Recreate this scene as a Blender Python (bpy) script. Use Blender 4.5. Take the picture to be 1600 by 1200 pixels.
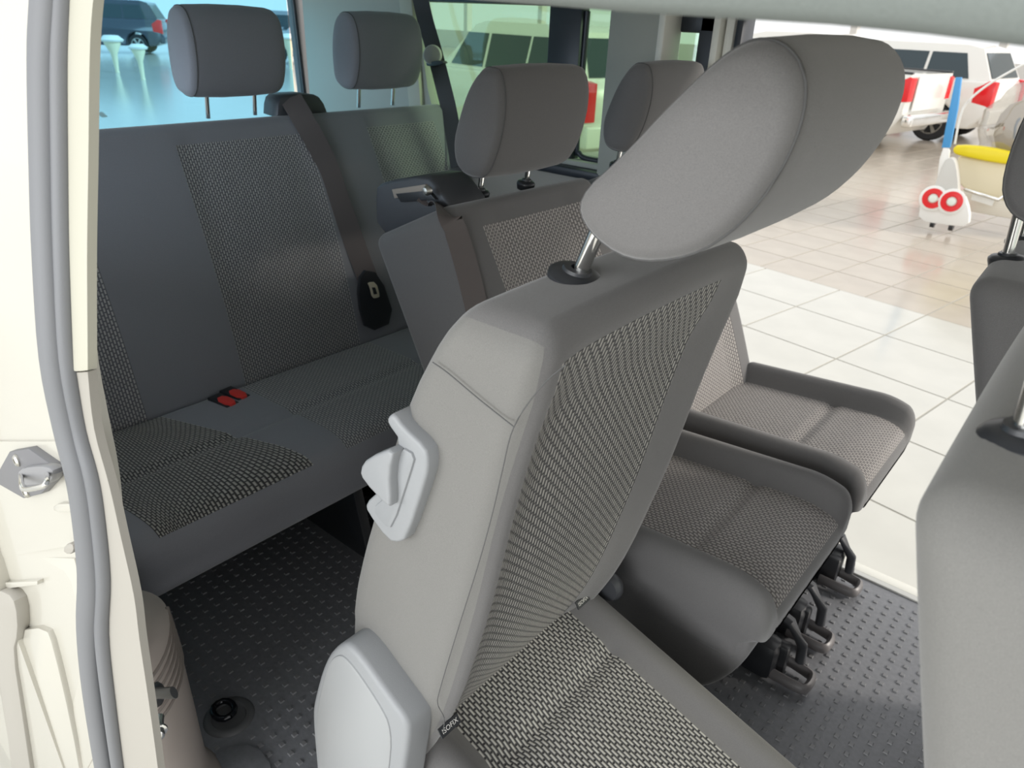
import bpy, bmesh, math, random
from mathutils import Vector, Matrix
random.seed(4)
S = bpy.context.scene
for o in list(bpy.data.objects): bpy.data.objects.remove(o)
COL = S.collection

# ------------------------------------------------------------------ camera
F = 1143.241; H = 1.30
AX = Vector((0.76371361, 0.31533981, -0.56329595))   # world X in camera (right, down, forward)
AY = Vector((0.64435309, -0.31913714, 0.69495365))
AZ = Vector((0.0393779, -0.89370705, -0.44691956))
cam = bpy.data.cameras.new('camera'); camo = bpy.data.objects.new('camera', cam); COL.objects.link(camo)
M = Matrix(((AX[0], -AX[1], -AX[2], 0), (AY[0], -AY[1], -AY[2], 0), (AZ[0], -AZ[1], -AZ[2], H), (0, 0, 0, 1)))
camo.matrix_world = M
cam.sensor_width = 36; cam.lens = 36 * F / 1600; cam.clip_start = 0.02; cam.clip_end = 200
cam.dof.use_dof = True; cam.dof.focus_distance = 0.95; cam.dof.aperture_fstop = 10.5
S.camera = camo

# ------------------------------------------------------------------ light
W = bpy.data.worlds.new('world'); S.world = W; W.use_nodes = True
bg = W.node_tree.nodes['Background']; bg.inputs[0].default_value = (0.98, 0.99, 1.0, 1); bg.inputs[1].default_value = 0.74
sun = bpy.data.lights.new('sun', 'SUN'); sun.energy = 1.7; sun.angle = math.radians(12); sun.color = (1, .93, .84)
suno = bpy.data.objects.new('sun', sun); COL.objects.link(suno)
suno.rotation_euler = Vector((-0.80, -0.45, -0.42)).to_track_quat('-Z', 'Y').to_euler()
wl = bpy.data.lights.new('near_side_fill', 'AREA'); wl.shape = 'RECTANGLE'; wl.size = 9; wl.size_y = 3.2; wl.energy = 340; wl.color = (.97, .99, 1)  # unseen area light added behind the camera to brighten the seat's near side
wlo = bpy.data.objects.new('near_side_fill', wl); COL.objects.link(wlo); wlo.location = (-1.0, -6.5, 1.9)
wlo.rotation_euler = Vector((0, 1, -.08)).to_track_quat('-Z', 'Y').to_euler()
S.view_settings.view_transform = 'Standard'; S.view_settings.look = 'None'
S.view_settings.gamma = 1; S.view_settings.use_curve_mapping = False; S.view_settings.exposure = 0.74

# ------------------------------------------------------------------ point helpers: a pixel ray cut by a real plane of the van
def ray(px, py):
    d = Vector((px - 800, py - 600, F)); return Vector((AX.dot(d), AY.dot(d), AZ.dot(d)))
CP = Vector((0, 0, H))
def aty(px, py, y):
    d = ray(px, py); return CP + d * (y / d.y)
def atx(px, py, x):
    d = ray(px, py); return CP + d * (x / d.x)
def atz(px, py, z):
    d = ray(px, py); return CP + d * ((z - H) / d.z)
def lerp_tab(tab, v):
    if v <= tab[0][0]: return tab[0][1]
    for (a, b), (c, d) in zip(tab, tab[1:]):
        if v <= c:
            t = (v - a) / (c - a); return b + (d - b) * t
    return tab[-1][1]
NT = [(-.6, .165), (.3, .17), (.58, .176), (.82, .194), (1.035, .208), (1.3, .265), (1.5, .31)]
def Yn(z): return lerp_tab(NT, z)
def near(px, py, off=0):
    y = .2
    for _ in range(12): y = Yn(aty(px, py, y).z) + off
    return aty(px, py, y)

# ------------------------------------------------------------------ materials
def mat(name, col, rough=.6, metal=0, **k):
    m = bpy.data.materials.new(name); m.use_nodes = True
    p = m.node_tree.nodes['Principled BSDF']
    p.inputs['Base Color'].default_value = (*col, 1); p.inputs['Roughness'].default_value = rough; p.inputs['Metallic'].default_value = metal
    for a, b in k.items(): p.inputs[a.replace('_', ' ')].default_value = b
    return m
def nodes(m): return m.node_tree.nodes, m.node_tree.links, m.node_tree.nodes['Principled BSDF']
def grain(m, scale, strength, dist=.001, colvar=0, coord='Object', detail=3):
    n, l, p = nodes(m)
    tc = n.new('ShaderNodeTexCoord'); t = n.new('ShaderNodeTexNoise'); t.inputs['Scale'].default_value = scale; t.inputs['Detail'].default_value = detail
    l.new(tc.outputs[coord], t.inputs['Vector'])
    b = n.new('ShaderNodeBump'); b.inputs['Strength'].default_value = strength; b.inputs['Distance'].default_value = dist
    l.new(t.outputs['Fac'], b.inputs['Height']); l.new(b.outputs[0], p.inputs['Normal'])
    if colvar:
        c = p.inputs['Base Color'].default_value[:3]
        r = n.new('ShaderNodeMapRange'); r.inputs['To Min'].default_value = 1 - colvar; r.inputs['To Max'].default_value = 1 + colvar
        r.inputs['From Min'].default_value = .3; r.inputs['From Max'].default_value = .7
        l.new(t.outputs['Fac'], r.inputs['Value'])
        v = n.new('ShaderNodeVectorMath'); v.operation = 'SCALE'; v.inputs[0].default_value = c
        l.new(r.outputs[0], v.inputs['Scale']); l.new(v.outputs[0], p.inputs['Base Color'])
    return m
def woven(name, light, dark, pw=.0064, pl=.0135, bump=1.0):
    m = mat(name, light, .62); n, l, p = nodes(m)
    p.inputs['Sheen Weight'].default_value = .15
    uv = n.new('ShaderNodeUVMap'); mp = n.new('ShaderNodeMapping'); mp.inputs['Rotation'].default_value = (0, 0, math.pi / 2)
    l.new(uv.outputs[0], mp.inputs[0])
    b = n.new('ShaderNodeTexBrick'); b.offset = .5; b.inputs['Scale'].default_value = 1
    b.inputs['Brick Width'].default_value = pl; b.inputs['Row Height'].default_value = pw
    b.inputs['Mortar Size'].default_value = pw * .40; b.inputs['Mortar Smooth'].default_value = 1
    b.inputs['Color1'].default_value = (*light, 1); b.inputs['Color2'].default_value = (*[c * .86 for c in light], 1); b.inputs['Mortar'].default_value = (*dark, 1)
    l.new(mp.outputs[0], b.inputs['Vector'])
    b.inputs['Mortar'].default_value = b.inputs['Color1'].default_value
    rg = n.new('ShaderNodeMapRange'); rg.interpolation_type = 'SMOOTHSTEP'; rg.inputs['From Min'].default_value = .0; rg.inputs['From Max'].default_value = .80
    l.new(b.outputs['Fac'], rg.inputs['Value'])
    mx = n.new('ShaderNodeMix'); mx.data_type = 'RGBA'; l.new(rg.outputs[0], mx.inputs[0]); l.new(b.outputs['Color'], mx.inputs[6]); mx.inputs[7].default_value = (*dark, 1)
    l.new(mx.outputs[2], p.inputs['Base Color'])
    inv = n.new('ShaderNodeMath'); inv.operation = 'SUBTRACT'; inv.inputs[0].default_value = 1; l.new(b.outputs['Fac'], inv.inputs[1])
    bp = n.new('ShaderNodeBump'); bp.inputs['Strength'].default_value = bump; bp.inputs['Distance'].default_value = .0024
    l.new(inv.outputs[0], bp.inputs['Height']); l.new(bp.outputs[0], p.inputs['Normal'])
    return m
def glass(name, tint, gl=.10):
    m = bpy.data.materials.new(name); m.use_nodes = True; n = m.node_tree.nodes; l = m.node_tree.links; n.clear()
    o = n.new('ShaderNodeOutputMaterial'); a = n.new('ShaderNodeBsdfTransparent'); a.inputs[0].default_value = (*tint, 1)
    g = n.new('ShaderNodeBsdfGlossy'); g.inputs['Roughness'].default_value = .03
    x = n.new('ShaderNodeMixShader'); x.inputs[0].default_value = gl
    l.new(a.outputs[0], x.inputs[1]); l.new(g.outputs[0], x.inputs[2]); l.new(x.outputs[0], o.inputs[0]); return m

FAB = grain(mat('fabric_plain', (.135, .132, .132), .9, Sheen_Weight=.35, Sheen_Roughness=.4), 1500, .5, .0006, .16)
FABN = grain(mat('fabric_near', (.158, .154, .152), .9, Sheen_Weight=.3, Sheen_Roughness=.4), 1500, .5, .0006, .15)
FABR = grain(mat('fabric_rear_haze', (.26, .265, .29), .9, Sheen_Weight=.35, Sheen_Roughness=.4), 1500, .5, .0006, .12)  # bluish haze over the rear bench put into the fabric colour
FAB_LIT = grain(mat('fabric_lit', (.178, .175, .165), .9, Sheen_Weight=.3, Sheen_Roughness=.4), 1500, .45, .0005, .12)  # lighter copy of the seat fabric, camera-side light put into its colour
WOV = woven('fabric_woven', (.50, .485, .45), (.045, .044, .046))
WOVF = woven('fabric_woven_fine', (.22, .22, .215), (.07, .07, .075), .006, .011, .6)
STITCH = mat('seam_thread', (.09, .09, .09), .8)
PGREY = grain(mat('plastic_grey', (.29, .30, .31), .5), 900, .25, .0005)
PDARK = grain(mat('plastic_dark', (.055, .058, .065), .45), 700, .3, .0005)
PBLK = mat('plastic_black', (.026, .028, .032), .35)
CHROME = mat('chrome', (.82, .82, .80), .12, 1)
STEEL = mat('steel_satin', (.55, .54, .50), .35, 1)
PAINT = mat('paint_cream', (.53, .51, .445), .28, Coat_Weight=.5)
PAINT2 = mat('trim_cream', (.47, .455, .375), .5)
TRIMG = grain(mat('trim_warm_grey', (.37, .35, .31), .55), 800, .2, .0005)
TRIMB = grain(mat('trim_beige_plastic', (.48, .42, .38), .55), 800, .25, .0005)
SEAL = grain(mat('rubber_seal', (.175, .18, .19), .55), 600, .25, .0005)
MAT = grain(mat('rubber_mat', (.20, .205, .22), .38), 90, .35, .002, .08)
STUD = mat('rubber_stud', (.21, .212, .22), .32)
BELT = grain(mat('belt_webbing', (.115, .10, .098), .6), 900, .4, .0005)
BELTK = grain(mat('belt_webbing_dark', (.05, .052, .06), .6), 900, .4, .0005)
RED = mat('red_button', (.85, .06, .05), .4)
ROOFL = mat('roof_liner', (.72, .71, .68), .9)
LINER = grain(mat('headliner', (.23, .257, .245), .9), 700, .4, .0006, .06)
PANEL = grain(mat('side_panel_grey', (.40, .41, .37), .7), 400, .2, .0005)
FRAME = mat('window_frame_black', (.03, .035, .045), .4)
SEALW = mat('white_painted_pillar', (.78, .77, .70), .35)
GLG = glass('glass_green', (.60, .74, .60), .08)
GLB = glass('glass_blue', (.58, .86, .98), .04)
TILEW = grain(mat('tile_white', (.55, .54, .49), .14), 3, .05, .003, .05)
TILEB = grain(mat('tile_beige', (.45, .40, .335), .18), 3, .05, .003, .06)
GROUT = mat('grout', (.38, .365, .32), .7)
WHITEP = mat('car_white', (.82, .81, .76), .22, Coat_Weight=.6)
NAVYP = mat('car_navy', (.03, .04, .065), .2, Coat_Weight=.8)
GREYP = mat('car_grey', (.30, .32, .36), .25, Coat_Weight=.6)
CGLASS = mat('car_glass', (.03, .05, .06), .06)
TYRE = mat('tyre', (.02, .02, .022), .8)
LAMP = mat('lamp_red', (.75, .015, .02), .2)
GROOVE_SHADE = mat('groove_shade', (.22, .19, .17), .7)  # dark tone puts the shade of the column's grooves into the colour
BLUE = mat('blue_plastic', (.06, .30, .62), .45)
YELL = mat('yellow_plastic', (.85, .68, .01), .4)
CREAM = mat('cream_body', (.80, .72, .52), .4)
WHT = mat('white_plastic', (.85, .84, .80), .4)
FILM = glass('clear_film', (.80, .78, .74), .22)

# ------------------------------------------------------------------ object helpers
def link(name, me, m, parent=None, smooth=True):
    o = bpy.data.objects.new(name, me); COL.objects.link(o)
    if m is not None: me.materials.append(m)
    if smooth:
        for p in me.polygons: p.use_smooth = True
    if parent is not None: o.parent = parent
    return o
def tag(o, label=None, cat=None, group=None, kind=None):
    for k, v in (('label', label), ('category', cat), ('group', group), ('kind', kind)):
        if v: o[k] = v
    return o
def thing(name, loc, label, cat, group=None):
    o = bpy.data.objects.new(name, None); COL.objects.link(o); o.location = loc; o.empty_display_size = .05
    return tag(o, label, cat, group)
def fin(name, bm, m, parent=None, smooth=True, sharp=None):
    bmesh.ops.recalc_face_normals(bm, faces=bm.faces)
    me = bpy.data.meshes.new(name); bm.to_mesh(me); bm.free()
    if parent is not None:
        me.transform(Matrix.Translation(-world_loc(parent)))
    o = link(name, me, m, parent, smooth)
    if smooth and sharp: 
        me.set_sharp_from_angle(angle=math.radians(sharp))
    return o
def world_loc(o):
    v = Vector(o.location)
    while o.parent: o = o.parent; v += Vector(o.location)
    return v
def bx(bm, lo, hi, bev=0, seg=2):
    lo = Vector(lo); hi = Vector(hi); c = (lo + hi) / 2; s = hi - lo
    r = bmesh.ops.create_cube(bm, size=1, matrix=Matrix.Translation(c) @ Matrix.Diagonal((s.x, s.y, s.z, 1)))
    if bev:
        es = {e for v in r['verts'] for e in v.link_edges}
        bmesh.ops.bevel(bm, geom=list(es), offset=bev, segments=seg, profile=.5, affect='EDGES')
def box(name, lo, hi, m, parent=None, bev=0, seg=2):
    bm = bmesh.new(); bx(bm, lo, hi, bev, seg); return fin(name, bm, m, parent, bool(bev), 35)
def tube_bm(bm, pts, r, n=10, caps=True, flat=None, up=None):
    """swept ellipse: r number/list; flat=(a,b) semi-axes across/normal"""
    pts = [Vector(p) for p in pts]; rings = []
    prev = None
    for i, p in enumerate(pts):
        t = (pts[min(i + 1, len(pts) - 1)] - pts[max(i - 1, 0)]).normalized()
        ref = Vector(up) if up else (Vector((0, 0, 1)) if abs(t.z) < .9 else Vector((0, 1, 0)))
        a = t.cross(ref).normalized(); b = a.cross(t).normalized()
        rr = r[i] if isinstance(r, (list, tuple)) else r
        ra, rb = (flat if flat else (rr, rr))
        rings.append([bm.verts.new(p + a * ra * math.cos(2 * math.pi * k / n) + b * rb * math.sin(2 * math.pi * k / n)) for k in range(n)])
    for A, B in zip(rings, rings[1:]):
        for k in range(n): bm.faces.new((A[k], A[(k + 1) % n], B[(k + 1) % n], B[k]))
    if caps: bm.faces.new(rings[0][::-1]); bm.faces.new(rings[-1])
def tube(name, pts, r, m, parent=None, **k):
    bm = bmesh.new(); tube_bm(bm, pts, r, **k); return fin(name, bm, m, parent, True, 50)
def lathe_bm(bm, c, axis, prof, n=24):
    q = Vector((0, 0, 1)).rotation_difference(Vector(axis)); c = Vector(c); rings = []
    for r, h in prof:
        rings.append([bm.verts.new(c + q @ Vector((max(r, 1e-5) * math.cos(2 * math.pi * k / n), max(r, 1e-5) * math.sin(2 * math.pi * k / n), h))) for k in range(n)])
    for A, B in zip(rings, rings[1:]):
        for k in range(n): bm.faces.new((A[k], A[(k + 1) % n], B[(k + 1) % n], B[k]))
    bm.faces.new(rings[0][::-1]); bm.faces.new(rings[-1])
def lathe(name, c, axis, prof, m, parent=None, n=24, sharp=40):
    bm = bmesh.new(); lathe_bm(bm, c, axis, prof, n); return fin(name, bm, m, parent, True, sharp)
def prism_bm(bm, pts, off, bev=0, seg=2):
    """closed outline of 3D points pushed along off"""
    off = Vector(off); A = [bm.verts.new(p) for p in pts]; B = [bm.verts.new(Vector(p) + off) for p in pts]; n = len(pts)
    fa = bm.faces.new(A); fb = bm.faces.new(B[::-1])
    for k in range(n): bm.faces.new((A[k], B[k], B[(k + 1) % n], A[(k + 1) % n]))
    if bev:
        bmesh.ops.recalc_face_normals(bm, faces=bm.faces)
        es = list(set(fa.edges) | set(fb.edges))
        bmesh.ops.bevel(bm, geom=es, offset=bev, segments=seg, profile=.5, affect='EDGES', clamp_overlap=True)
def prism(name, pts, off, m, parent=None, bev=0, seg=2):
    bm = bmesh.new(); prism_bm(bm, pts, off, bev, seg); return fin(name, bm, m, parent, True, 35)
def rounded(pts, it=2):
    """corner cutting of a closed outline"""
    pts = [Vector(p) for p in pts]
    for _ in range(it):
        q = []
        for a, b in zip(pts, pts[1:] + pts[:1]): q += [a.lerp(b, .25), a.lerp(b, .75)]
        pts = q
    return pts
def smooth_path(pts, sub=6):
    pts = [Vector(p) for p in pts]; out = []
    P = [pts[0]] + pts + [pts[-1]]
    for i in range(1, len(P) - 2):
        for k in range(sub):
            t = k / sub; a, b, c, d = P[i - 1:i + 3]
            out.append(.5 * ((2 * b) + (c - a) * t + (2 * a - 5 * b + 4 * c - d) * t * t + (3 * b - a - 3 * c + d) * t ** 3))
    out.append(pts[-1]); return out

# soft block: rounded box, every point warped, faces split into parts by region()
def axis_vals(h, r, n, k=5):
    a = [-(h - r) + 2 * (h - r) * i / n for i in range(n + 1)]
    cor = [r * math.tan(math.pi / 4 * j / k) for j in range(1, k + 1)]
    return [-(h - r) - c for c in cor[::-1]] + a + [(h - r) + c for c in cor]
def soft_block(size, r, div, warp, region, parts, parent):
    """size (sx,sy,sz); r radius; warp(Vector)->world Vector; region(axis,sign,p)->key; parts {key:(name,mat)}"""
    h = [s / 2 for s in size]; ax = [axis_vals(h[i], r, div[i]) for i in range(3)]
    V = {}; faces = {}
    def vid(p):
        key = tuple(round(c, 6) for c in p)
        if key not in V:
            cl = Vector([max(-(h[i] - r), min(h[i] - r, p[i])) for i in range(3)])
            q = Vector(p) - cl
            V[key] = (len(V), warp(cl + (q.normalized() * r if q.length > 1e-9 else q)), p)
        return key
    for a in range(3):
        b, c = [(1, 2), (2, 0), (0, 1)][a]
        for s in (-1, 1):
            for i in range(len(ax[b]) - 1):
                for j in range(len(ax[c]) - 1):
                    quad = []
                    for (di, dj) in ((0, 0), (1, 0), (1, 1), (0, 1)):
                        p = [0, 0, 0]; p[a] = s * h[a]; p[b] = ax[b][i + di]; p[c] = ax[c][j + dj]; quad.append(vid(p))
                    if s < 0: quad.reverse()
                    ctr = Vector((0, 0, 0))
                    for k in quad: ctr += Vector(V[k][2])
                    ctr /= 4
                    faces.setdefault(region(a, s, ctr), []).append((a, quad))
    objs = {}
    for key, fl in faces.items():
        name, m = parts[key]
        idx = {}; vs = []; fs = []; uvs = []
        for a, quad in fl:
            f = []
            for k in quad:
                if k not in idx: idx[k] = len(vs); vs.append(V[k][1])
                f.append(idx[k])
                p = V[k][2]
                uvs.append((p[1], p[2]) if a == 0 else ((p[0], p[2]) if a == 1 else (p[1], p[0])))
            fs.append(f)
        me = bpy.data.meshes.new(name); off = world_loc(parent)
        me.from_pydata([v - off for v in vs], [], fs)
        ul = me.uv_layers.new(name='UVMap')
        for i, uvv in enumerate(uvs): ul.data[i].uv = uvv
        o = link(name, me, m, parent if name not in ('woven_panel',) else parent)
        objs[key] = o
    return objs

def headrest(parent, prof, y0, y1, m=FAB, r=.03, flip=False):
    """prof: closed (x,z) side outline; rounded in y by scaling towards the ends"""
    pr = rounded([(x, 0, z) for x, z in prof], 2); cx = sum(p.x for p in pr) / len(pr); cz = sum(p.z for p in pr) / len(pr)
    bm = bmesh.new(); rings = []
    st = [(0, .80), (.004, .90), (.012, .96), (.026, .99), (.05, 1.0)]
    L = y1 - y0; ys = [(y0 + a, s) for a, s in st] + [(y0 + L * t, 1.02) for t in (.35, .5, .65)] + [(y1 - a, s) for a, s in st[::-1]]
    for y, s in ys:
        rings.append([bm.verts.new((cx + (p.x - cx) * s, y, cz + (p.z - cz) * s)) for p in pr])
    n = len(pr)
    for A, B in zip(rings, rings[1:]):
        for k in range(n): bm.faces.new((A[k], A[(k + 1) % n], B[(k + 1) % n], B[k]))
    for R, s in ((rings[0], -1), (rings[-1], 1)):
        c = bm.verts.new((cx, R[0].co.y + s * .006, cz)); mid = [bm.verts.new((cx + (v.co.x - cx) * .5, v.co.y + s * .005, cz + (v.co.z - cz) * .5)) for v in R]
        for k in range(n):
            bm.faces.new((R[k], R[(k + 1) % n], mid[(k + 1) % n], mid[k])); bm.faces.new((mid[k], mid[(k + 1) % n], c))
    o = fin('headrest', bm, m, parent)
    # piping seam round the near end
    off = world_loc(parent); pts = [Vector((cx + (p.x - cx) * .972, y0 + .0145, cz + (p.z - cz) * .972)) for p in pr]
    bm = bmesh.new(); tube_bm(bm, pts + pts[:2], .0012, n=5, caps=False)
    fin('seam', bm, STITCH, o)
    return o
def pole(parent, a, b, r=.0055):
    a = Vector(a); b = Vector(b); d = (b - a).normalized()
    tube('headrest_pole', [a, b], r, CHROME, parent, n=14)
def guide(parent, c, d, s=1.0, m=PBLK):
    lathe('pole_guide', c, d, [(.0, -.012), (.019 * s, -.012), (.021 * s, -.003), (.021 * s, .001), (.018 * s, .0045), (.0115 * s, .006), (.0105 * s, .009), (.0068, .0095), (.0068, .004)], m, parent, n=28)

# ================================================================== SETTING : the van shell
t = tag(box('floor', (-2.7, .175, -.03), (1.0, 1.80, 0), MAT), kind='structure'); van_floor = t
def stud_bm(bm, x, y):
    vs = []
    for z, s in ((0, .0052), (.0026, .0040)):
        vs += [bm.verts.new((x + a * s, y + b * s, z)) for a, b in ((-1, -1), (1, -1), (1, 1), (-1, 1))]
    bm.faces.new(vs[4:]); 
    for k in range(4): bm.faces.new((vs[k], vs[(k + 1) % 4], vs[4 + (k + 1) % 4], vs[4 + k]))
studs = []
for i in range(-60, 12):
    for j in range(8, 60):
        x, y = i * .0295 + .008, j * .0295 + .012
        if y < .26 or y > 1.775 or (x + 1.07) ** 2 + (y - .45) ** 2 < .062 ** 2: continue
        vis = (-.36 < x < .06 and .70 + .2 * (x < -.2) < y)
        studs.append((not vis, x * x + y * y, x, y))
studs.sort()
bm = bmesh.new(); stud_bm(bm, 0, 0); sm = bpy.data.meshes.new('stud'); bm.to_mesh(sm); bm.free(); sm.materials.append(STUD)
for k, (_, _, x, y) in enumerate(studs[:300]):
    o = bpy.data.objects.new('stud', sm); COL.objects.link(o); o.location = (x, y, 0); o.parent = van_floor
bm = bmesh.new()
for _, _, x, y in studs[300:]: stud_bm(bm, x, y)
tag(fin('stud_field', bm, STUD, van_floor, False), kind='stuff')

tag(box('ceiling', (-2.62, .30, 1.40), (1.3, 1.78, 1.44), ROOFL), kind='structure')
# near door header
hp = [near(px, py, .03) for px, py in ((640, -12), (740, 0), (860, 9), (980, 19), (1080, 25), (1160, 30), (1300, 39), (1450, 54), (1600, 73), (1700, 90))]
bm = bmesh.new(); rings = []
a0 = hp[0]; path = [Vector((-2.6, a0.y, 1.335)), Vector((-.62, a0.y, 1.33))] + hp + [Vector((.25, hp[-1].y, hp[-1].z - .005))]
prof = [(.0, 0), (-.012, .004), (-.022, .016), (-.028, .035), (-.03, .07), (-.03, .13), (.10, .13), (.10, .05), (.06, .012), (.03, .001)]
for p in path: rings.append([bm.verts.new((p.x, p.y + a, p.z + b)) for a, b in prof])
for A, B in zip(rings, rings[1:]):
    for k in range(len(prof)): bm.faces.new((A[k], A[(k + 1) % len(prof)], B[(k + 1) % len(prof)], B[k]))
bm.faces.new(rings[0][::-1]); bm.faces.new(rings[-1])
tag(fin('trim_1', bm, LINER, None, True, 50), kind='structure')

# near rear pillar and its door seal -------------------------------------------------
def strip(name, left, right, m, off, depth, kind='structure', bulge=0, nseg=1):
    """sheet between two pixel polylines, laid on the near body side, with thickness"""
    R0 = [near(x, y, off) for x, y in right]
    L = smooth_path([r + Vector((-left, 0, 0)) for r in R0] if isinstance(left, float) else [near(x, y, off) for x, y in left], 4); R = smooth_path([near(x, y, off) for x, y in right], 4)
    bm = bmesh.new(); n = len(L); rows = []
    for a, b in zip(L, R):
        row = []
        for k in range(nseg + 1):
            u = k / nseg; p = a.lerp(b, u); p.y -= bulge * (1 - (2 * u - 1) ** 2) if nseg > 1 else 0; row.append(bm.verts.new(p))
        row.append(bm.verts.new(b + Vector((0, depth, 0)))); row.append(bm.verts.new(a + Vector((0, depth, 0)))); rows.append(row)
    m_ = len(rows[0])
    for A, B in zip(rows, rows[1:]):
        for k in range(m_): bm.faces.new((A[k], A[(k + 1) % m_], B[(k + 1) % m_], B[k]))
    bm.faces.new(rows[0][::-1]); bm.faces.new(rows[-1])
    o = fin(name, bm, m, None, True, 40)
    if kind: o['kind'] = kind
    return o
sl = [(62, -60), (56, 20), (51, 100), (53, 250), (58, 400), (70, 560), (92, 670), (108, 740), (118, 800), (127, 900), (124, 985), (130, 1080), (152, 1220), (165, 1300)]
sr = [(110, -60), (107, 20), (105, 100), (106, 250), (108, 400), (114, 560), (132, 665), (152, 740), (161, 800), (170, 900), (168, 985), (178, 1080), (196, 1220), (210, 1300)]
ti = [(a - 13, b) for a, b in [(168, -60), (158, 5), (153, 90), (151, 250), (149, 400), (150, 560), (160, 670), (184, 760), (202, 840), (222, 930), (231, 1000), (243, 1080), (257, 1180), (272, 1300)]]
body = strip('wall_left', .32, sl, PAINT, .012, .05)
tag(box('wall_left', (-2.6, .17, -.4), (-1.115, .20, .92), PAINT), kind='structure')
tag(box('window_6', (-2.6, .24, .92), (-1.0, .245, 1.34), glass('glass_side', (.80, .86, .92), .05)), kind='structure')
# extend body down and outward as one sheet behind everything
tube_l = [(a[0] + (b[0] - a[0]) * .30, a[1]) for a, b in zip(sl, sr)]
mid = smooth_path([near(a[0] * .66 + b[0] * .34, a[1], -.002) for a, b in zip(sl, sr)], 4)
mid2 = smooth_path([near(a[0] * .18 + b[0] * .82, a[1], .004) for a, b in zip(sl, sr)], 4)
bm = bmesh.new(); tube_bm(bm, mid, .0135, n=14, flat=(.0165, .012), up=(0, 1, 0)); tube_bm(bm, mid2, .008, n=10, flat=(.009, .0085), up=(0, 1, 0))
sealo = fin('door_seal', bm, SEAL, None, True, 60); tag(sealo, 'grey ribbed rubber door seal running down the near cream pillar', 'seal')
cut = 9
strip('trim_2', [(a, b) for a, b in sr[:6]] + [(115, 578)], ti[:6] + [(137, 578)], PAINT2, .006, .008, bulge=.003, nseg=4)
strip('trim_3', [(115, 581)] + sr[6:], [(137, 581)] + ti[6:], TRIMG, .008, .008, bulge=.002, nseg=4)
# body panel relief on the near side
strip('trim_5', [(-60, 690), (-60, 780), (-60, 881)], [(97, 690), (112, 770), (117, 852)], PAINT, .007, .01)
def nearpoly(name, pts, off, th, m, parent=None, it=1, bev=.002, kind=None):
    P = rounded([near(x, y, off) for x, y in pts], it) if it else [near(x, y, off) for x, y in pts]
    o = prism(name, P, (0, th, 0), m, parent, bev)
    if kind: o['kind'] = kind
    return o
nearpoly('trim_6', [(-60, 884), (112, 862), (124, 905), (130, 1000), (150, 1230), (60, 1230), (-60, 1230)], .009, .02, PAINT, kind='structure')
nearpoly('trim_7', [(28, 985), (70, 980), (82, 1010), (110, 1130), (130, 1240), (50, 1240), (35, 1120)], .004, .02, PAINT, kind='structure', bev=.003)
nearpoly('trim_8', [(-20, 922), (10, 925), (24, 945), (27, 990), (19, 1020), (33, 1110), (52, 1240), (22, 1240), (8, 1120), (-20, 1000)], -.006, .02, TRIMG, kind='structure', bev=.003)
nearpoly('trim_9', [(-30, 912), (58, 908), (58, 914), (-30, 925)], .004, .02, PAINT, it=0, kind='structure', bev=.001)
nearpoly('trim_10', [(100, 852), (112, 848), (115, 862), (106, 868), (98, 862)], -.002, .03, TRIMG, kind='structure')
nearpoly('trim_11', [(82, 788), (114, 786), (116, 800), (84, 802)], .001, .02, PAINT, it=1, kind='structure')

# striker plate
st = thing('striker_plate', near(38, 742, 0), 'grey hexagonal door striker plate screwed to the cream door pillar at left', 'latch')
nearpoly('plate', [(-6, 742), (14, 706), (44, 701), (86, 731), (88, 745), (64, 772), (36, 779), (-6, 755)], -.002, .012, mat('striker_grey', (.15, .15, .16), .45), st, it=0, bev=.0015)
c = near(28, 719, -.002); lathe('screw', c, (0, -1, 0), [(.0075, -.002), (.0075, .002), (.0055, .004), (.003, .004), (.0028, .001)], STEEL, st, n=18)
c = near(42, 768, -.002); lathe('screw', c, (0, -1, 0), [(.0075, -.002), (.0075, .002), (.0055, .004), (.003, .004), (.0028, .001)], STEEL, st, n=18)
nearpoly('housing', [(28, 734), (45, 729), (72, 728), (84, 738), (78, 754), (70, 758), (32, 760), (26, 745)], -.009, .012, PGREY and mat('striker_housing', (.24, .24, .25), .4), st, it=1, bev=.003)
tube('striker_loop', smooth_path([near(33, 742, -.008), near(34, 758, -.026), near(38, 765, -.03), near(54, 763, -.032), near(68, 759, -.03), near(73, 752, -.026), near(74, 740, -.008)], 4), .0026, CHROME, st, n=10)

# far wall with windows, far door opening ------------------------------------------
YF = 1.80
def fb(name, x0, x1, z0, z1, m, y0=YF, y1=YF + .05, bev=.006): return tag(box(name, (x0, y0, z0), (x1, y1, z1), m, None, bev), kind='structure')
fb('wall_right', -2.55, -.80, 0, .90, TRIMG)
fb('trim_12', -1.90, -.82, .90, .925, FRAME, YF - .05, YF + .06)
fb('trim_13', -1.90, -.82, .925, .94, PANEL, YF - .015, YF + .055, .004)
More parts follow.
